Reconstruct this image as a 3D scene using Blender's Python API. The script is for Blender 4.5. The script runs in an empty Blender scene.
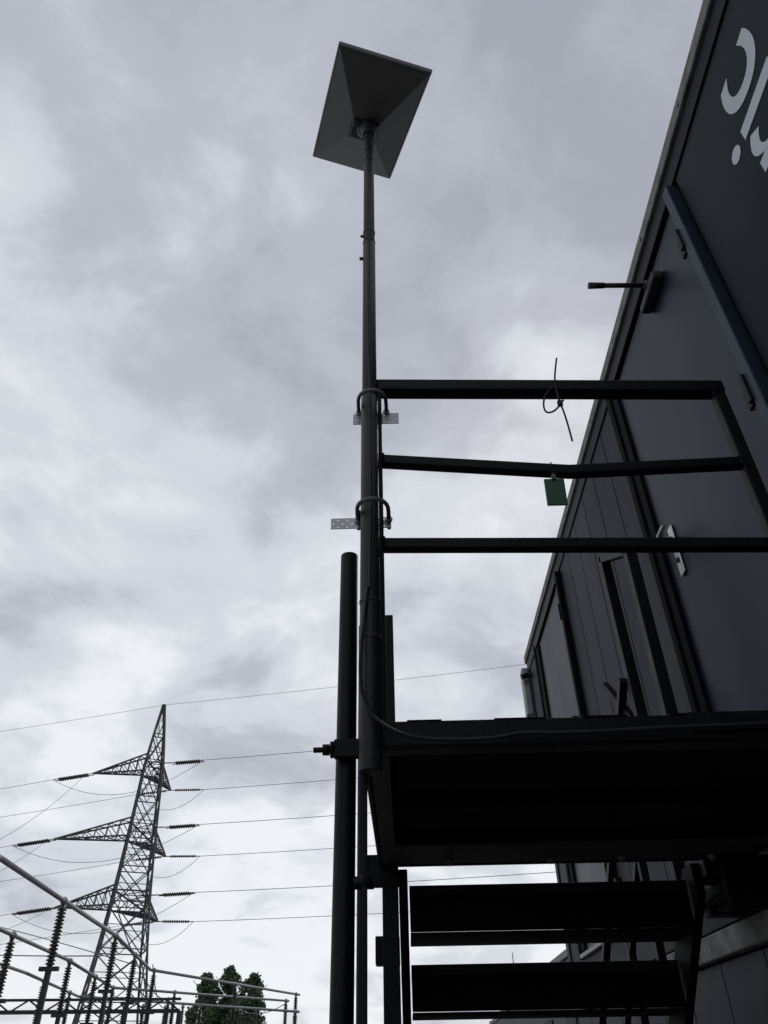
import bpy, bmesh, math, random
import numpy as np
from mathutils import Matrix, Vector
random.seed(7); np.random.seed(7)
S=bpy.context.scene
V=Vector
GZ=-1.65
# ---------------- materials ----------------
def mat(name,col,rough=.5,metal=0.,var=.25,scale=8.,bump=.0,bscale=60.,col2=None,spec=.5,coord='Object',stretch=(1,1,1),rvar=.12,tint=None):
    m=bpy.data.materials.new(name); m.use_nodes=True
    n=m.node_tree.nodes; l=m.node_tree.links; b=n['Principled BSDF']
    tc=n.new('ShaderNodeTexCoord'); mp=n.new('ShaderNodeMapping'); mp.inputs['Scale'].default_value=stretch
    l.new(tc.outputs[coord],mp.inputs[0])
    ns=n.new('ShaderNodeTexNoise'); ns.inputs['Scale'].default_value=scale; ns.inputs['Detail'].default_value=8; ns.inputs['Roughness'].default_value=.65
    l.new(mp.outputs[0],ns.inputs['Vector'])
    rp=n.new('ShaderNodeValToRGB'); rp.color_ramp.elements[0].position=.3; rp.color_ramp.elements[1].position=.7
    c2=col2 or tuple(min(1,c*(1+var)) for c in col); c1=col if col2 else tuple(c*(1-var) for c in col)
    rp.color_ramp.elements[0].color=(*c1,1); rp.color_ramp.elements[1].color=(*c2,1)
    l.new(ns.outputs['Fac'],rp.inputs[0]); l.new(rp.outputs[0],b.inputs['Base Color'])
    mr=n.new('ShaderNodeMapRange'); mr.inputs['To Min'].default_value=max(.05,rough-rvar); mr.inputs['To Max'].default_value=min(1,rough+rvar)
    l.new(ns.outputs['Fac'],mr.inputs[0]); l.new(mr.outputs[0],b.inputs['Roughness'])
    b.inputs['Metallic'].default_value=metal
    b.inputs['Specular IOR Level'].default_value=spec
    if tint: b.inputs['Specular Tint'].default_value=(*tint,1)
    if bump>0:
        n2=n.new('ShaderNodeTexNoise'); n2.inputs['Scale'].default_value=bscale; n2.inputs['Detail'].default_value=6
        l.new(mp.outputs[0],n2.inputs['Vector'])
        bp=n.new('ShaderNodeBump'); bp.inputs['Strength'].default_value=bump; bp.inputs['Distance'].default_value=.01
        l.new(n2.outputs['Fac'],bp.inputs['Height']); l.new(bp.outputs[0],b.inputs['Normal'])
    return m
BT=(.55,.75,1.0)
M_navy=mat('navy_panel_paint',(.0045,.0070,.0130),.5,0,.3,1.8,.08,9,spec=.085,stretch=(1,1,.3),tint=BT)
M_door=mat('navy_door_paint',(.0065,.0105,.0195),.40,0,.25,1.5,.07,7,spec=.14,stretch=(1,1,.3),tint=BT)
M_frame=mat('frame_paint',(.018,.023,.037),.45,0,.2,5,.05,40,spec=.20,tint=BT)  # lighter navy, paints in the lit face of the near door frame
M_plinth=mat('plinth_panel_paint',(.016,.020,.028),.5,0,.25,3,.05,40,spec=.16,tint=BT)
M_seal=mat('rubber_seal',(.003,.003,.004),.8,0,.2,10,spec=.08)
M_black=mat('black_steel_paint',(.0030,.0035,.0045),.5,0,.5,9,.15,120,spec=.14)
M_riser=mat('black_steel_riser',(.0022,.0025,.0028),.65,0,.6,7,.2,80,spec=.05)
M_under=mat('black_steel_underside',(.0045,.0045,.0055),.7,0,.6,6,.2,60,spec=.10)
M_galv=mat('galvanised_steel',(.22,.23,.235),.5,.6,.3,14,.1,90)
M_galvd=mat('galvanised_rail_weathered',(.14,.14,.135),.7,.1,.55,12,.25,60,spec=.3)
M_brk=mat('bracket_steel',(.025,.025,.026),.6,.1,.4,9,.15,60,spec=.3)
M_zinc=mat('zinc_plate',(.35,.36,.37),.45,.7,.2,30)
M_pole=mat('pole_grey_steel',(.013,.015,.019),.48,.1,.35,14,.08,80,spec=.3)
M_white=mat('white_lettering',(.44,.46,.51),.5,0,.06,20)
M_dish=mat('dish_plastic',(.115,.117,.122),.5,0,.08,8,spec=.3)
M_dishm=mat('dish_mount',(.016,.016,.018),.5,0,.15,8,spec=.3)
M_rub=mat('cable_black',(.008,.008,.009),.55,0,.2,20,spec=.3)
M_green=mat('green_tag_plastic',(.010,.075,.042),.5,0,.25,30)
M_steel=mat('handle_steel',(.38,.38,.37),.3,.85,.1,20)
M_pyl=mat('pylon_steel_hazed',(.055,.06,.07),.65,.1,.2,1)  # steel base raised towards grey-blue, distance haze mixed into the colour
M_ins=mat('insulator_ceramic',(.03,.025,.023),.45,0,.2,2)
M_wire=mat('conductor',(.12,.12,.13),.6,.1,.1,1)
M_leaf=mat('foliage',(.035,.060,.024),.7,0,.4,1.2,col2=(.075,.12,.05))  # leaf greens, lightened to stand in for distance haze
M_bark=mat('bark',(.05,.04,.03),.9,0,.3,6)
M_ground=mat('gravel_ground',(.11,.105,.095),.9,0,.3,.6,.5,30,col2=(.18,.17,.155))
M_row=mat('grey_cladding',(.05,.055,.062),.6,0,.15,.8,spec=.3)
M_rowroof=mat('grey_roof_rail',(.14,.145,.15),.6,0,.2,2)
# ---------------- helpers ----------------
def empty(name):
    e=bpy.data.objects.new(name,None); S.collection.objects.link(e); e.empty_display_size=.1; return e
def link(name,me,m,par,smooth=False,bev=0):
    o=bpy.data.objects.new(name,me); S.collection.objects.link(o)
    if m: me.materials.append(m)
    if par: o.parent=par
    if smooth:
        for p in me.polygons: p.use_smooth=True
    if bev:
        b=o.modifiers.new('b','BEVEL'); b.width=bev; b.segments=2; b.limit_method='ANGLE'
    return o
def bm_box(bm,a,b):
    vs=[bm.verts.new((x,y,z)) for x in (a[0],b[0]) for y in (a[1],b[1]) for z in (a[2],b[2])]
    for f in ((0,1,3,2),(4,6,7,5),(0,4,5,1),(2,3,7,6),(0,2,6,4),(1,5,7,3)): bm.faces.new([vs[i] for i in f])
def frm(d):
    d=d.normalized(); up=V((0,0,1)) if abs(d.z)<.95 else V((0,1,0))
    s=d.cross(up).normalized(); u=s.cross(d).normalized(); return s,u
def bm_beam(bm,p,q,w,h=None):
    p=V(p);q=V(q);h=h or w; s,u=frm(q-p)
    r=[]
    for e in (p,q):
        r.append([bm.verts.new(e+s*(i*w/2)+u*(j*h/2)) for i,j in ((-1,-1),(1,-1),(1,1),(-1,1))])
    for i in range(4): bm.faces.new((r[0][i],r[0][(i+1)%4],r[1][(i+1)%4],r[1][i]))
    bm.faces.new(r[0][::-1]); bm.faces.new(r[1])
def bm_cyl(bm,p,q,r1,r2=None,n=20):
    p=V(p);q=V(q);r2=r1 if r2 is None else r2; s,u=frm(q-p)
    A=[[bm.verts.new(e+(s*math.cos(t)+u*math.sin(t))*r) for t in [2*math.pi*i/n for i in range(n)]] for e,r in ((p,r1),(q,r2))]
    for i in range(n): bm.faces.new((A[0][i],A[0][(i+1)%n],A[1][(i+1)%n],A[1][i]))
    bm.faces.new(A[0][::-1]); bm.faces.new(A[1])
def fin(name,bm,m,par,smooth=False,bev=0):
    bmesh.ops.recalc_face_normals(bm,faces=bm.faces)
    me=bpy.data.meshes.new(name); bm.to_mesh(me); bm.free()
    o=link(name,me,m,par,False,bev)
    if smooth:
        for p in me.polygons: p.use_smooth=len(p.vertices)==4
    return o
def box(name,a,b,m,par,bev=.003):
    bm=bmesh.new(); bm_box(bm,a,b); return fin(name,bm,m,par,False,bev)
def boxes(name,L,m,par,bev=.002):
    bm=bmesh.new()
    for a,b in L: bm_box(bm,a,b)
    return fin(name,bm,m,par,False,bev)
def beams(name,L,m,par,bev=.002):
    bm=bmesh.new()
    for t in L: bm_beam(bm,*t)
    return fin(name,bm,m,par,False,bev)
def cyls(name,L,m,par,bev=0):
    bm=bmesh.new()
    for t in L: bm_cyl(bm,*t)
    return fin(name,bm,m,par,True,bev)
def curve(name,pts,r,m,par,res=4,smooth=True):
    c=bpy.data.curves.new(name,'CURVE'); c.dimensions='3D'; c.bevel_depth=r; c.bevel_resolution=res; c.use_fill_caps=True
    if smooth:
        sp=c.splines.new('NURBS'); sp.points.add(len(pts)-1); sp.order_u=3; sp.use_endpoint_u=True; sp.resolution_u=8
    else:
        sp=c.splines.new('POLY'); sp.points.add(len(pts)-1)
    for i,p in enumerate(pts): sp.points[i].co=(*p,1)
    o=bpy.data.objects.new(name,c); S.collection.objects.link(o); o.data.materials.append(m); o.parent=par; return o
def text(name,body,size,mtx,m,par,align='LEFT',sx=1,off=0):
    c=bpy.data.curves.new(name,'FONT'); c.body=body; c.size=size; c.extrude=.0008; c.align_x=align; c.offset=off
    o=bpy.data.objects.new(name,c); S.collection.objects.link(o)
    bpy.context.view_layer.update()
    me=bpy.data.meshes.new_from_object(o.evaluated_get(bpy.context.evaluated_depsgraph_get()))
    bpy.data.objects.remove(o)
    me.transform(Matrix.Diagonal((sx,1,1,1))); me.transform(mtx); me.materials.clear()
    return link(name,me,m,par)
# ---------------- ground ----------------
bm=bmesh.new(); bmesh.ops.create_grid(bm,x_segments=4,y_segments=4,size=2500)
o=fin('ground',bm,M_ground,None); o.location=(0,0,GZ)
# ---------------- container building ----------------
C=empty('container_building')
W=1.2
box('body',(W+.012,-4,.42),(3.6,6.38,3.04),M_seal,C)
def panels(name,y0,y1,z0,z1,w,m):
    n=max(1,round((y1-y0)/w)); st=(y1-y0)/n
    boxes(name,[((W,y0+i*st+.0035,z0),(W+.03,y0+(i+1)*st-.0035,z1)) for i in range(n)],m,C,.003)
panels('wall_panels_far',2.875,4.60,.60,2.93,.29,M_navy)
panels('wall_panels_end',5.86,6.29,.60,2.93,.3,M_navy)
panels('wall_panels_near',-4,1.64,.60,2.93,1.88,M_navy)
box('top_rail',(W-.008,-4,2.933),(W+.05,6.38,3.037),M_navy,C)
box('roof_edge_rail',(W-.022,-4.02,3.04),(3.6,6.40,3.110),M_galvd,C,.006)
box('bottom_rail',(W-.012,-4,.425),(W+.05,6.38,.597),M_navy,C)
box('corner_post',(W-.010,6.292,.599),(W+.05,6.38,2.931),M_navy,C)
cyls('rail_bolts',[((W-.023,y,3.07),(W-.028,y,3.07),.008,.008,8) for y in np.arange(-1,6.3,.6)],M_galv,C)
def door(y0,y1,pre,m,nearm):
    z0,z1=.60,2.93
    box(pre+'_frame_hinge_side',(W-.035,y0,z0),(W+.03,y0+.05,z1),nearm,C,.004)
    box(pre+'_frame_lock_side',(W-.035,y1-.05,z0),(W+.03,y1,z1),M_seal,C,.004)
    box(pre+'_frame_head',(W-.030,y0+.052,z1-.05),(W+.03,y1-.052,z1),M_navy,C,.004)
    box(pre+'_leaf',(W-.012,y0+.064,z0+.03),(W+.03,y1-.064,z1-.064),m,C,.006)
    box(pre+'_threshold',(W-.04,y0+.052,z0),(W+.03,y1-.052,z0+.025),M_galv,C)
door(1.66,2.87,'door',M_door,M_frame)
door(4.62,5.84,'service_door',M_door,M_seal)
box('door_seal_strip',(W-.028,2.735,.64),(W-.0125,2.80,2.86),M_seal,C,.004)
box('service_door_seal_strip',(W-.028,5.66,.64),(W-.0125,5.77,2.86),M_seal,C,.004)
box('service_door_inner_edge',(W-.024,4.69,.64),(W-.0125,4.73,2.85),M_frame,C,.004)
H=[]
for yb in (1.715,4.675):
    for z in (.9,1.77,2.62):
        H.append(((W-.045,yb-.012,z-.06),(W-.012,yb+.012,z+.06)))
        H.append(((W-.02,yb+.013,z-.045),(W-.011,yb+.06,z+.045)))
boxes('hinges',H,M_black,C,.003)
box('door_handle_plate',(W-.024,2.585,1.62),(W-.0125,2.63,1.86),M_steel,C,.008)
curve('door_handle',[(W-.02,2.607,1.80),(W-.075,2.607,1.80),(W-.085,2.60,1.80),(W-.085,2.50,1.795)],.010,M_steel,C)
cyls('door_lock_cylinder',[((W-.03,2.607,1.69),(W-.02,2.607,1.69),.012,.012,16)],M_black,C)
box('service_door_handle',(W-.05,4.80,1.80),(W-.0125,4.86,1.90),M_brk,C,.006)
box('door_closer_body',(W-.060,1.95,2.715),(W-.0125,2.15,2.760),M_brk,C,.008)
cyls('door_closer_arm',[((W-.04,2.045,2.785),(W-.29,2.03,2.775),.011,.011,14),((W-.045,2.045,2.758),(W-.045,2.045,2.80),.020,.020,18),((W-.24,2.033,2.777),(W-.31,2.029,2.774),.013,.015,14)],M_brk,C)
text('lettering','Electric',.50,Matrix(((0,0,-1,W-.0012),(0,1,0,1.010),(1,0,0,2.765),(0,0,0,1))),M_white,C,'RIGHT',1.05,.004)
text('small_lettering','unit 04',.13,Matrix(((0,0,-1,W-.0012),(-1,0,0,6.2),(0,1,0,1.05),(0,0,0,1))),M_white,C,'LEFT')
box('corner_junction_box',(W-.06,6.39,2.55),(W+.02,6.50,3.0),M_galv,C,.01)
cyls('corner_camera',[((W-.02,6.33,2.90),(W-.08,6.33,2.88),.025,.025,16)],M_black,C)
# lower plinth storey
L=empty('plinth_container')
box('plinth_body',(W+.03,-4,GZ),(3.6,6.38,.33),M_seal,L)
n=24; st=10.38/n
boxes('plinth_panels',[((W+.004,-4+i*st+.003,GZ),(W+.06,-4+(i+1)*st-.003,.325)) for i in range(n)],M_plinth,L,.003)
box('plinth_top_rail',(W-.03,-4.01,.332),(3.55,6.40,.415),M_galvd,L,.006)
# ---------------- stair platform ----------------
P=empty('stair_platform')
PX0,PX1,PY0,PY1,PZ=-.085,1.15,1.56,2.70,.61
box('deck',(PX0+.01,PY0+.02,PZ-.012),(PX1-.01,PY1-.02,PZ),M_under,P,0)
boxes('edge_channels',[((PX0,PY0,PZ-.052),(PX1,PY0+.018,PZ+.004)),((PX0,PY1-.02,PZ-.055),(PX1,PY1,PZ+.004)),
 ((PX0,PY0+.019,PZ-.055),(PX0+.012,PY1-.021,PZ+.004)),((PX1-.012,PY0+.019,PZ-.055),(PX1,PY1-.021,PZ+.004))],M_black,P,.003)
boxes('edge_channel_lips',[((PX0+.014,PY0+.019,PZ-.052),(PX1-.014,PY0+.06,PZ-.046)),((PX0+.014,PY1-.27,PZ-.052),(PX1-.014,PY1-.022,PZ-.044)),
 ((PX0+.014,PY0+.062,PZ-.051),(PX0+.06,PY1-.272,PZ-.045)),((PX1-.06,PY0+.062,PZ-.051),(PX1-.014,PY1-.272,PZ-.045))],M_brk,P,.002)
boxes('cross_bearers',[((PX0+.062,2.05,PZ-.046),(PX1-.062,2.09,PZ-.0125))],M_under,P,.002)
cyls('bolts',[((x,PY1-.08,PZ-.052),(x,PY1-.08,PZ-.062),.014,.014,6) for x in (.15,.48,.71,1.0)]+[((x,PY1-.08,PZ-.062),(x,PY1-.08,PZ-.070),.007,.007,10) for x in (.15,.48,.71,1.0)],M_galvd,P)
boxes('deck_grating_edge',[((x,PY0-.002,PZ+.004),(x+random.uniform(.04,.15),PY0+.02,PZ+random.uniform(.005,.008))) for x in np.arange(PX0+.1,PX1-.16,.19)],M_black,P,.001)
box('front_lip_plate',(.62,PY0-.006,PZ-.035),(.98,PY0-.001,PZ+.007),M_black,P,.002)
boxes('wall_brackets',[((.99,2.72,.49),(1.17,2.76,.55)),((1.02,2.62,.40),(1.19,2.66,.555)),((1.07,2.95,.43),(1.19,3.02,.50)),((1.02,2.67,.45),(1.06,3.05,.49))],M_black,P,.004)
box('corner_casting',(1.08,2.78,.435),(1.187,2.92,.54),M_black,P,.01)
boxes('corner_casting_rim',[((1.095,2.772,.455),(1.165,2.779,.462)),((1.095,2.772,.515),(1.165,2.779,.522)),((1.095,2.772,.463),(1.103,2.779,.514)),((1.157,2.772,.463),(1.165,2.779,.514))],M_brk,P,.002)
ST=[]; RI=[]; NS=[]
for k in range(10):
    y=2.78+.275*k; z=.362-.203*k
    if z<GZ+.05: break
    RI.append(((.015,y,z+.012),(.95,y+.006,z+.150)))
    NS.append(((.015,y-.008,z+.118),(.95,y-.001,z+.150)))
    ST.append(((.015,y-.01,z),(.95,y+.25,z+.010)))
boxes('step_risers',RI,M_riser,P,.002); boxes('step_treads',ST,M_under,P,.002); boxes('step_nosings',NS,M_black,P,.002)
ye=2.75+.275*10; ze=.40-.203*10
def stringer(x0,x1):
    bm=bmesh.new(); prof=[(2.705,.55),(2.80,.55),(ye,ze+.08),(ye,ze-.06),(2.705,.46)]
    A=[bm.verts.new((x0,a,b)) for a,b in prof];B=[bm.verts.new((x1,a,b)) for a,b in prof]
    for i in range(5): bm.faces.new((A[i],A[(i+1)%5],B[(i+1)%5],B[i]))
    bm.faces.new(A);bm.faces.new(B[::-1]); fin('stringer',bm,M_riser,P,False,.002)
stringer(-.02,.010); stringer(.954,.984)
boxes('legs',[((-.075,2.72,GZ),(-.022,2.79,.555)),((-.10,2.74,.28),(-.021,2.80,.36))],M_black,P,.003)
cyls('rear_posts',[((-.142,2.70,GZ),(-.142,2.70,1.47),.0165),],M_black,P,.002)
boxes('rear_flat_post',[((-.052,2.70,.60),(-.018,2.73,1.52)),((-.15,2.715,.50),(-.02,2.74,.60))],M_black,P,.003)
boxes('front_corner_leg',[((-.083,1.579,.0),(-.073,1.60,.56))],M_black,P,.002)
beams('stair_handrail_posts',[((1.0,2.67,.5),(1.0,2.65,1.78),.045,.05),((1.0,2.97,.4),(1.0,3.0,1.97),.045,.05),((1.0,2.65,1.78),(1.0,3.0,1.97),.045,.05),
  ((.97,3.30,.0),(.97,3.30,1.0),.032),((.97,3.72,-.3),(.97,3.72,.70),.032),((.97,4.5,-.9),(.97,4.5,.1),.032),((.97,5.4,-1.6),(.97,5.4,-.55),.032),
  ((.97,3.02,1.35),(.97,5.45,-.50),.034),((.97,3.02,.95),(.97,5.45,-.95),.028),((1.0,2.99,1.1),(.97,3.3,1.45),.03)],M_black,P,.003)
def ry(x): return 1.575+.045*(x+.03)
def R(x,z): return (x,ry(x),z)
beams('top_rail_tube',[(R(-.045,1.672),R(1.022,1.672),.045,.045)],M_black,P,.005)
beams('mid_rail',[(R(-.03,1.378),R(.50,1.340),.03,.032),(R(.49,1.340),R(.99,1.372),.03,.032)],M_black,P,.004)
beams('lower_rail',[(R(-.03,1.090),R(1.0,1.090),.03,.032)],M_black,P,.004)
beams('railing_posts',[(R(-.040,.56),R(-.040,1.643),.022,.026),(R(1.003,.56),R(1.003,1.649),.036,.036)],M_black,P,.004)
bm=bmesh.new()
for x,z in ((-.028,1.378),(.985,1.372),(-.028,1.09),(.985,1.09),(.985,1.652)):
    for k in range(5):
        bmesh.ops.create_icosphere(bm,subdivisions=1,radius=.005,matrix=Matrix.Translation((x+random.uniform(-.002,.002),ry(x)-.016,z-.014+k*.007)))
fin('weld_beads',bm,M_black,P,False)
# ---------------- front scaffold post ----------------
T=empty('support_post')
cyls('post_tube',[((-.121,1.62,GZ),(-.121,1.62,1.09),.0225,.0225,32)],M_black,T,.0015)
cyls('post_base',[((-.121,1.62,GZ),(-.121,1.62,GZ+.01),.08,.08,24)],M_black,T)
cyls('through_bolt',[((-.19,1.59,.565),(-.02,1.585,.565),.006,.006,12),((-.170,1.59,.565),(-.155,1.59,.565),.012,.012,6),((-.153,1.59,.565),(-.146,1.59,.565),.018,.018,12),((-.10,1.588,.30),(-.06,1.588,.30),.012,.012,8)],M_black,T)
boxes('clamp_plate',[((-.145,1.578,.545),(-.085,1.598,.585))],M_black,T,.003)
# ---------------- satellite dish on mast ----------------
D=empty('satellite_dish_mast')
px,py=-.064,1.545
cyls('mast',[((px,py,.50),(px,py,1.60),.0245,.0245,32),((px,py,1.60),(px,py,2.40),.0220,.0220,32),((px,py,2.40),(px,py,3.30),.0205,.0205,32)],M_pole,D,.001)
cyls('mast_joint_bands',[((px,py,z),(px,py,z+h),r,r,32) for z,h,r in ((.80,.012,.0262),(.90,.008,.0262),(2.46,.012,.0222),(2.40,.006,.0232),(2.98,.01,.0222),(3.06,.006,.0222))],M_dishm,D,.001)
cyls('mast_screws',[((px-.02,py,2.31),(px-.034,py,2.31),.006,.006,8),((px-.02,py-.01,2.43),(px-.03,py-.014,2.43),.005,.005,8)],M_dishm,D)
q=[V(a) for a in ([-0.157,1.224,3.302],[0.204,1.319,3.251],[0.011,1.896,3.511],[-0.351,1.801,3.562])]
cen=sum(q,V())/4
u=(q[1]-q[0]).normalized(); v=(q[2]-q[1]).normalized(); v=(v-u*v.dot(u)*.22).normalized(); nn=u.cross(v).normalized()
hu,hv=.196,.331
cen=cen+V((.002,0,0))
def dp(a,b,c): return cen+u*(a*hu)+v*(b*hv)+nn*c
def loft(name,rings,m):
    bm=bmesh.new(); R_=[[bm.verts.new(dp(a,b,c)) for a,b in ((-s,-t),(s,-t),(s,t),(-s,t))] for s,t,c in rings]
    for A,B in zip(R_,R_[1:]):
        for i in range(4): bm.faces.new((A[i],A[(i+1)%4],B[(i+1)%4],B[i]))
    bm.faces.new(R_[0][::-1]); bm.faces.new(R_[-1]); return fin(name,bm,m,D,False,.004)
loft('dish_panel',[(1,1,.012),(1,1,-.006),(.97,.985,-.011)],M_dish)
loft('dish_back_shell',[(.955,.975,-.0115),(.34,.22,-.070),(.32,.20,-.072)],M_dish)
loft('dish_mount_plate',[(.30,.18,-.0725),(.27,.16,-.082)],M_dishm)
j=cen-nn*.080
mid_=V((px,py,3.27))
cyls('dish_swivel',[(j+nn*.01,j.lerp(mid_,.45),.036,.030,24),(j.lerp(mid_,.4),mid_,.028,.03,24),((px,py,3.30),(px,py,3.22),.029,.030,28),((px,py,3.225),(px,py,3.20),.033,.026,28)],M_dishm,D,.002)
def ubolt(z,nm):
    pts=[]
    for i in range(0,15):
        a=math.pi*i/14; pts.append((px+.008-.041*math.cos(a),py+.00-.060*math.sin(a)**.7,z))
    pts=[(pts[0][0],py+.07,z)]+pts+[(pts[-1][0],py+.07,z)]
    curve(nm,pts,.0055,M_galvd,D,4,False)
    cyls(nm+'_nuts',[((pts[0][0],py+.036,z),(pts[0][0],py+.026,z),.010,.010,6),((pts[-1][0],py+.036,z),(pts[-1][0],py+.026,z),.010,.010,6)],M_zinc,D)
ubolt(1.575,'u_bolt'); ubolt(1.175,'u_bolt_lower')
def perf(nm,x0,x1,z,h,y):
    bm=bmesh.new(); c=.0125; nx=max(2,round((x1-x0)/c)); nz=max(2,round(h/c)); cx=(x1-x0)/nx; cz=h/nz
    for i in range(nx):
        for k in range(nz):
            X0=x0+i*cx; Z0=z+k*cz
            o_=[(X0,Z0),(X0+cx/2,Z0),(X0+cx,Z0),(X0+cx,Z0+cz/2),(X0+cx,Z0+cz),(X0+cx/2,Z0+cz),(X0,Z0+cz),(X0,Z0+cz/2)]
            r=.0026; mx,mz=X0+cx/2,Z0+cz/2
            i_=[(mx+r*math.cos(a),mz+r*math.sin(a)) for a in [math.radians(225+45*t) for t in range(8)]]
            A=[bm.verts.new((p[0],y,p[1])) for p in o_]
            if (i+k)%2: 
                B=[bm.verts.new((p[0],y,p[1])) for p in i_]
                for t in range(8): bm.faces.new((A[t],A[(t+1)%8],B[(t+1)%8],B[t]))
            else: bm.faces.new(A)
    bmesh.ops.remove_doubles(bm,verts=bm.verts,dist=1e-5)
    o=fin(nm,bm,M_zinc,D); so=o.modifiers.new('s','SOLIDIFY'); so.thickness=.0025
perf('perforated_plate_top',px-.05,px+.085,1.530,.042,py+.036)
perf('perforated_plate_bottom',px-.105,px+.055,1.152,.034,py+.038)
boxes('clamp_saddles',[((px-.026,py+.018,1.51),(px+.030,py+.033,1.56)),((px-.03,py+.018,1.15),(px+.03,py+.033,1.20))],M_black,D,.003)
curve('feed_cable',[(px-.005,py-.028,.93),(px-.018,py-.032,.80),(px-.022,py-.037,.70),(px-.015,py-.032,.64),(px+.02,py-.032,.59),(px+.08,py-.018,.565),(px+.16,py-.010,.560),(px+.27,py-.008,.562),(px+.32,py-.006,.575),(px+.42,py-.005,.570),(px+.7,py-.006,.580),(px+1.1,py-.008,.583)],.0045,M_rub,D)
curve('feed_cable_upper',[(px+.0,py-.0275,.93),(px+.006,py-.0285,1.3),(px+.0,py-.0275,1.7),(px-.005,py-.0260,2.0),(px,py-.024,2.4)],.0032,M_rub,D)
# ---------------- cable tie + tag ----------------
K=empty('cable_tie')
x0=.487
curve('tie_strap',[(x0+.035,ry(x0)-.03,1.78),(x0+.020,ry(x0)-.035,1.72),(x0+.01,ry(x0)-.033,1.66),(x0+.012,ry(x0)-.035,1.59),(x0+.020,ry(x0)-.04,1.51),(x0+.022,ry(x0)-.04,1.42)],.0028,M_rub,K)
curve('tie_loop',[(x0+.015,ry(x0)-.032,1.66),(x0-.02,ry(x0)-.032,1.63),(x0-.037,ry(x0)-.032,1.58),(x0-.034,ry(x0)-.03,1.54),(x0+.0,ry(x0)-.032,1.550),(x0+.025,ry(x0)-.034,1.59)],.0028,M_rub,K)
boxes('tie_head',[((x0+.005,ry(x0)-.042,1.565),(x0+.02,ry(x0)-.03,1.585))],M_rub,K,.002)
G=empty('green_tag')
gx=.443
o=box('tag_plate',(gx-.028,-.003,-.085),(gx+.028,.003,0),M_green,G,.004); o.location=(0,ry(gx)-.012,1.305); o.rotation_euler=(.15,0,0)
curve('tag_string',[(gx,ry(gx)-.014,1.30),(gx-.003,ry(gx)-.022,1.34),(gx,ry(gx)-.018,1.365),(gx+.003,ry(gx)+.01,1.365),(gx,ry(gx)-.01,1.30)],.0018,M_rub,G)
box('tag_clip',(gx-.006,ry(gx)-.02,1.298),(gx+.006,ry(gx)-.008,1.318),M_green,G,.002)
# ---------------- transmission tower ----------------
TW=empty('transmission_tower')
tc=V((-34.0,101,0)); rot=math.radians(24)
lev=[(GZ,4.9),(3.0,4.2),(7.35,3.55),(12.2,2.85),(17.2,2.3),(21.2,2.0),(25.3,1.72),(29.8,1.48),(34.4,1.25),(38.5,.75),(43.0,.15)]
def cor(z,h): return [tc+V((math.cos(rot+math.pi/4+i*math.pi/2)*h*1.32,math.sin(rot+math.pi/4+i*math.pi/2)*h*1.32,z)) for i in range(4)]
LB=[]; 
for (z0,h0),(z1,h1) in zip(lev,lev[1:]):
    A=cor(z0,h0);B=cor(z1,h1)
    for i in range(4):
        j2=(i+1)%4
        LB.append((A[i],B[i],.22)); LB.append((A[i],B[j2],.12)); LB.append((A[j2],B[i],.12)); LB.append((B[i],B[j2],.12))
        mA=(A[i]+A[j2])/2; c_=(A[i]+A[j2]+B[i]+B[j2])/4
        LB.append((mA,(A[i]+B[i])/2,.08)); LB.append((mA,(A[j2]+B[j2])/2,.08)); LB.append(((A[i]+B[i])/2,c_,.08)); LB.append(((A[j2]+B[j2])/2,c_,.08))
def arm(z,tip,h):
    A=cor(z,h); Bt=cor(z+2.3,h*.92); tip=V(tip)
    A=sorted(A,key=lambda c:(c-tip).length)[:2]; Bt=sorted(Bt,key=lambda c:(c-tip).length)[:2]
    n_=6
    for i in range(2):
        LB.append((A[i],tip,.17)); LB.append((Bt[i],tip,.17))
    pr=None
    for k in range(n_+1):
        t=k/n_*.93; c4=[A[0].lerp(tip,t),A[1].lerp(tip,t),Bt[0].lerp(tip,t),Bt[1].lerp(tip,t)]
        for a,b in ((0,1),(0,2),(1,3),(2,3)): LB.append((c4[a],c4[b],.09))
        if pr:
            for a,b in ((0,1),(1,0),(0,2),(1,3),(2,3)): LB.append((pr[a],c4[b],.09))
        pr=c4
tips={}
for z,h,lx,fy in ((33.2,1.28,8.3,8.5),(24.8,1.72,11.5,11.0),(16.8,2.3,9.3,12.0)):
    tl=tc+V((-lx,.3,z+.3)); tf=tc+V((.3,fy,z+.3)); tips[z]=(tl,tf)
    arm(z,tl,h); arm(z,tf,h)
beams('lattice',LB,M_pyl,TW,0)
INS=[]
PL=empty('power_line')
def sag(p,q,s,n=24):
    p=V(p);q=V(q); return [p.lerp(q,i/n)-V((0,0,4*s*(i/n)*(1-i/n))) for i in range(n+1)]
def insul(p,q):
    p=V(p);q=V(q); INS.append((p,q,.06,.06,8))
    n_=12
    for i in range(n_):
        a=p.lerp(q,.15+.75*i/n_); b=p.lerp(q,.15+.75*(i+.45)/n_); INS.append((a,b,.17,.17,8))
wi=0
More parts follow.
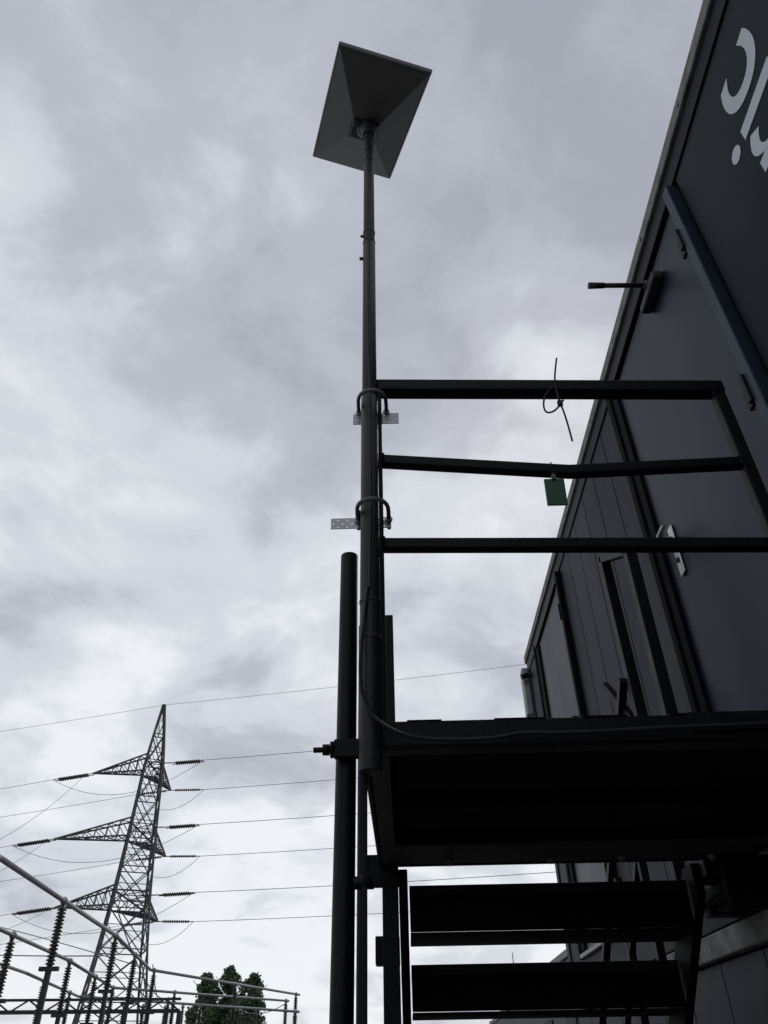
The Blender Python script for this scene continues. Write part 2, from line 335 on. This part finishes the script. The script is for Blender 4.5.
for z,(tl,tf) in tips.items():
    le=tl+V((-5.6,.7,-.5)); insul(tl,le); insul(tl+V((0,.6,0)),le+V((0,.6,0)))
    rs=tc+V((2.3+ (34-z)*.06,0,z+1.4)); re=rs+V((4.6,-.5,.1)); insul(rs,re); insul(rs+V((0,.6,0)),re+V((0,.6,0)))
    beams('insulator_link',[(tc+V((1.2,0,z+1.4)),rs,.12)],M_pyl,TW,0)
    fe=tf+V((5.0,-.6,-.2)); insul(tf,fe); fl=tf+V((-5,.6,-.3)); insul(tf,fl)
    curve('conductor_%d'%wi,sag(le,le+V((-160,22,-3)),3.5),.03,M_wire,PL,1,False); wi+=1
    curve('conductor_%d'%wi,sag(re,re+V((170,-34,5)),2),.035,M_wire,PL,1,False); wi+=1
    curve('conductor_%d'%wi,sag(fe,fe+V((170,-34,5)),2),.035,M_wire,PL,1,False); wi+=1
    curve('conductor_%d'%wi,sag(fl,fl+V((-160,22,-3)),3.5),.03,M_wire,PL,1,False); wi+=1
    curve('jumper_%d'%wi,sag(le,re,3.2),.03,M_wire,PL,1,False); curve('jumper_b%d'%wi,sag(fl,fe,2.5),.03,M_wire,PL,1,False)
    curve('dropper_%d'%wi,sag(tl+V((-1,-.5,-.6)),(-34-(34-z)*.5,48,9-(34-z)*.12),2.5),.025,M_wire,PL,1,False)
cyls('insulator_strings',INS,M_ins,TW)
tp=tc+V((0,0,43))
curve('earth_wire_0',sag(tp,tp+V((170,-34,6)),2),.025,M_wire,PL,1,False)
curve('earth_wire_1',sag(tp,tp+V((-160,22,-3)),3),.025,M_wire,PL,1,False)
# ---------------- substation ----------------
SB=empty('substation_busbar')
Z=3.2
BP=[(-6.6,9,Z),(-7.24,14.1,Z),(-8.06,23.2,Z),(-9.4,31.5,Z),(-5.3,43,Z)]
bm=bmesh.new()
def seg(a,b,r): bm_cyl(bm,a,b,r,r,12)
for a,b in zip(BP,BP[1:]): seg(a,b,.05)
BP2=[(x-1.6,y+1,Z-.45) for x,y,z in BP]; BP2[-1]=(-5.6,41.5,Z-.35)
for a,b in zip(BP2,BP2[1:]): seg(a,b,.045)
BP3=[(x-3.6,y+3,Z-.55) for x,y,z in BP[1:4]]+[(-4.4,36,Z-1.1)]
for a,b in zip(BP3,BP3[1:]): seg(a,b,.045)
fin('busbar_tubes',bm,M_galv,SB,True)
I2=[];C2=[];J2=[]
def postins(x,y,ztop,hi=1.3):
    I2.append(((x,y,ztop-hi),(x,y,ztop-.05),.06,.05,10))
    n_=16
    for k in range(n_):
        z=ztop-hi+.08+k*(hi-.2)/n_; I2.append(((x,y,z),(x,y,z+.035),.105,.08,12))
    J2.append(((x,y,ztop),.085)); 
    C2.append(((x,y,GZ),(x,y,ztop-hi),.10)); C2.append(((x-.2,y,ztop-hi),(x+.2,y,ztop-hi),.12,.08))
def along(B,ts):
    for t in ts:
        k=int(t); f_=t-k; a=V(B[k]);b=V(B[k+1]); p=a.lerp(b,f_); postins(p.x,p.y,p.z)
along(BP,(.9,1.45,2.02,2.5,3.02,3.5,3.97)); along(BP2,(.9,1.5,2.05,2.55,3.0,3.3,3.98)); along(BP3,(.2,.8,1.3,1.8,2.4,2.98))
for x,y,zt in ((-11,40,2.6),(-10.2,40,2.6),(-9.4,40,2.6),(-12.4,36,2.4),(-11.6,36,2.4),(-10.8,36,2.4),(-8.7,46,2.8),(-7.9,46,2.8),(-13,44,3.2),(-12,44,3.2)): postins(x,y,zt,1.5)
cyls('post_insulators',I2,M_ins,SB)
bm=bmesh.new()
for p,r in J2: bmesh.ops.create_uvsphere(bm,u_segments=12,v_segments=8,radius=r,matrix=Matrix.Translation(p))
fin('busbar_clamps',bm,M_galv,SB,True)
for (a,b) in (((-16,30,1.9),(-8,31,1.9)),((-14,40,1.1),(-5,40,1.1)),((-15,36,.9),(-9,36,.9)),((-14,44,1.7),(-7,46,1.7))):
    a=V(a);b=V(b); C2.append((a,b,.12)); C2.append((a+V((0,0,.35)),b+V((0,0,.35)),.08))
    for k in range(14):
        C2.append((a.lerp(b,k/14)+V((0,0,.35*(k%2))),a.lerp(b,(k+1)/14)+V((0,0,.35*((k+1)%2))),.05))
    C2.append(((a.x,a.y,GZ),a,.15)); C2.append(((b.x,b.y,GZ),b,.15))
beams('steel_supports',C2,M_brk,SB,0)
for k,(a,b,s) in enumerate([((-6.95,20,Z),(-12,44,3.2),.5),((-8.9,30,Z),(-11,40,2.6),.4),((-9.4,31.5,Z),(-34,48,9),-.3),((-8.6,24,Z-.4),(-40,50,8),.5),((-5.6,41.5,Z-.35),(-8.7,46,2.8),.3)]):
    curve('dropper_wire_%d'%k,sag(a,b,s),.018,M_wire,SB,1,False)
# ---------------- low container row in distance ----------------
RW=empty('container_row')
def rw(y): return 3+(y-16)*.0325
PN=[];RR=[]
for k in range(5):
    y0=9+k*6.4; y1=y0+6.15; x=rw(y0+3)
    PN.append(((x,y0,GZ),(x+2.5,y1,1.74))); RR.append(((x-.05,y0-.03,1.743),(x+2.55,y1+.03,1.87)))
boxes('units',PN,M_row,RW,.01); boxes('roof_rails',RR,M_rowroof,RW,.01)
boxes('doors',[((rw(9+k*6.4+3)-.03,9+k*6.4+d,GZ+.3),(rw(9+k*6.4+3)-.002,9+k*6.4+d+1,.9)) for k in range(5) for d in (1,3.8)],M_navy,RW,.005)
cyls('lightning_rod',[((3.2,26,1.85),(3.2,26,2.9),.02,.012,8)],M_galvd,RW)
# ---------------- trees ----------------
def tree(name,cx,cy,H,Rr,seed,nl=11000):
    rs=np.random.RandomState(seed); E=empty(name)
    cyls('trunk',[((cx,cy,GZ),(cx,cy,GZ+H*.55),.28,.15,10),((cx,cy,GZ+H*.55),(cx+.1,cy,GZ+H*.93),.15,.03,8)]+
      [((cx,cy,GZ+H*t),(cx+math.cos(a)*Rr*.7,cy+math.sin(a)*Rr*.7,GZ+H*(t+.14)),.08,.02,6) for t,a in zip(np.linspace(.2,.8,18),rs.rand(18)*6.28)],M_bark,E)
    cl=[]
    for i in range(170):
        t=rs.rand()**.9; r=Rr*(math.sin(math.pi*min(1,.2+.76*t))**.5)*(1.0-.3*t)*rs.uniform(.15,1.0); a=rs.rand()*6.28
        cl.append((cx+r*math.cos(a),cy+r*math.sin(a),GZ+H*(.12+.86*t),rs.uniform(.4,.85)*(1.1-.6*t)))
    vs=[];fs=[]
    for i in range(nl):
        c=cl[rs.randint(len(cl))]; d=rs.normal(size=3); d/=np.linalg.norm(d); p=np.array(c[:3])+d*c[3]*rs.rand()**.4*np.array((1,1,1.25))
        a=rs.normal(size=3);a/=np.linalg.norm(a);b=np.cross(a,rs.normal(size=3));b/=np.linalg.norm(b); s=rs.uniform(.10,.20)
        k=len(vs); vs+= [tuple(p-a*s),tuple(p+b*s*.6),tuple(p+a*s),tuple(p-b*s*.6)]; fs.append((k,k+1,k+2,k+3))
    me=bpy.data.meshes.new('crown'); me.from_pydata(vs,[],fs); link('crown',me,M_leaf,E)
tree('poplar_tree',-20.7,90,10.4,2.2,1); tree('poplar_tree.001',-18.5,91,10.9,2.4,2); tree('poplar_tree.002',-15.9,90,10.3,2.1,3)
# ---------------- world ----------------
w=bpy.data.worlds.new('World'); S.world=w; w.use_nodes=True
n=w.node_tree.nodes; l=w.node_tree.links
for x in list(n): n.remove(x)
out=n.new('ShaderNodeOutputWorld')
SAZ,SEL=18,42
sky=n.new('ShaderNodeTexSky'); sky.sky_type='NISHITA'; sky.sun_disc=False; sky.sun_elevation=math.radians(SEL); sky.sun_rotation=math.radians(SAZ)
b1=n.new('ShaderNodeBackground'); b1.inputs[1].default_value=.10; l.new(sky.outputs[0],b1.inputs[0])
tc_=n.new('ShaderNodeTexCoord'); sp=n.new('ShaderNodeSeparateXYZ'); l.new(tc_.outputs['Generated'],sp.inputs[0])
def mth(op,a,b=None,c=None):
    m=n.new('ShaderNodeMath'); m.operation=op
    for i,v_ in enumerate((a,b,c)):
        if v_ is None: continue
        if isinstance(v_,(int,float)): m.inputs[i].default_value=v_
        else: l.new(v_,m.inputs[i])
    return m.outputs[0]
zc=mth('ADD',mth('MAXIMUM',sp.outputs[2],0.0),.30)
cx=n.new('ShaderNodeCombineXYZ'); l.new(mth('DIVIDE',sp.outputs[0],zc),cx.inputs[0]); l.new(mth('DIVIDE',sp.outputs[1],zc),cx.inputs[1]); cx.inputs[2].default_value=3.7
def noise(sc,det,rg,dist,loc=(0,0,0)):
    mp=n.new('ShaderNodeMapping'); mp.inputs['Location'].default_value=loc; l.new(cx.outputs[0],mp.inputs[0])
    t=n.new('ShaderNodeTexNoise'); t.inputs['Scale'].default_value=sc; t.inputs['Detail'].default_value=det; t.inputs['Roughness'].default_value=rg; t.inputs['Distortion'].default_value=dist
    l.new(mp.outputs[0],t.inputs['Vector']); return t.outputs['Fac']
big=noise(1.5,3,.5,.3,(2.3,.4,0)); mid=noise(4.2,10,.55,.35,(.7,1.9,0))
f_=mth('ADD',mth('MULTIPLY',big,.53),mth('MULTIPLY',mid,.47))
lowb=mth('MULTIPLY_ADD',sp.outputs[2],-.17,.100); lowx=mth('MULTIPLY',sp.outputs[0],-.05)
f_=mth('ADD',f_,mth('ADD',lowb,lowx))
rp=n.new('ShaderNodeValToRGB'); e=rp.color_ramp.elements; rp.color_ramp.interpolation='EASE'
e[0].position=.36; e[0].color=(.385,.405,.465,1); e[1].position=.64; e[1].color=(.88,.905,.94,1)
x=e.new(.45); x.color=(.49,.512,.575,1); x=e.new(.54); x.color=(.67,.70,.755,1)
l.new(f_,rp.inputs[0])
b2=n.new('ShaderNodeBackground'); b2.inputs[1].default_value=1.0; l.new(rp.outputs[0],b2.inputs[0])
mx=n.new('ShaderNodeMixShader'); mx.inputs[0].default_value=.95; l.new(b1.outputs[0],mx.inputs[1]); l.new(b2.outputs[0],mx.inputs[2]); l.new(mx.outputs[0],out.inputs[0])
sd=bpy.data.lights.new('sun','SUN'); sd.energy=.6; sd.angle=math.radians(20); sd.color=(1,.97,.92)
so=bpy.data.objects.new('sun',sd); S.collection.objects.link(so)
el=math.radians(SEL); az=math.radians(SAZ); dirv=V((math.sin(az)*math.cos(el),math.cos(az)*math.cos(el),math.sin(el)))
so.rotation_euler=dirv.to_track_quat('Z','Y').to_euler()
# ---------------- camera ----------------
cd=bpy.data.cameras.new('camera'); co=bpy.data.objects.new('camera',cd); S.collection.objects.link(co)
cd.sensor_fit='VERTICAL'; cd.sensor_height=24; cd.lens=740/1024*24; cd.clip_start=.05; cd.clip_end=6000
Rm=Matrix(((.99951,.028,.01382),(.02795,-.60526,-.79554),(-.01391,.79554,-.60574)))
co.matrix_world=Rm.to_4x4()
S.camera=co
S.view_settings.view_transform='Standard'; S.view_settings.look='None'; S.view_settings.exposure=0
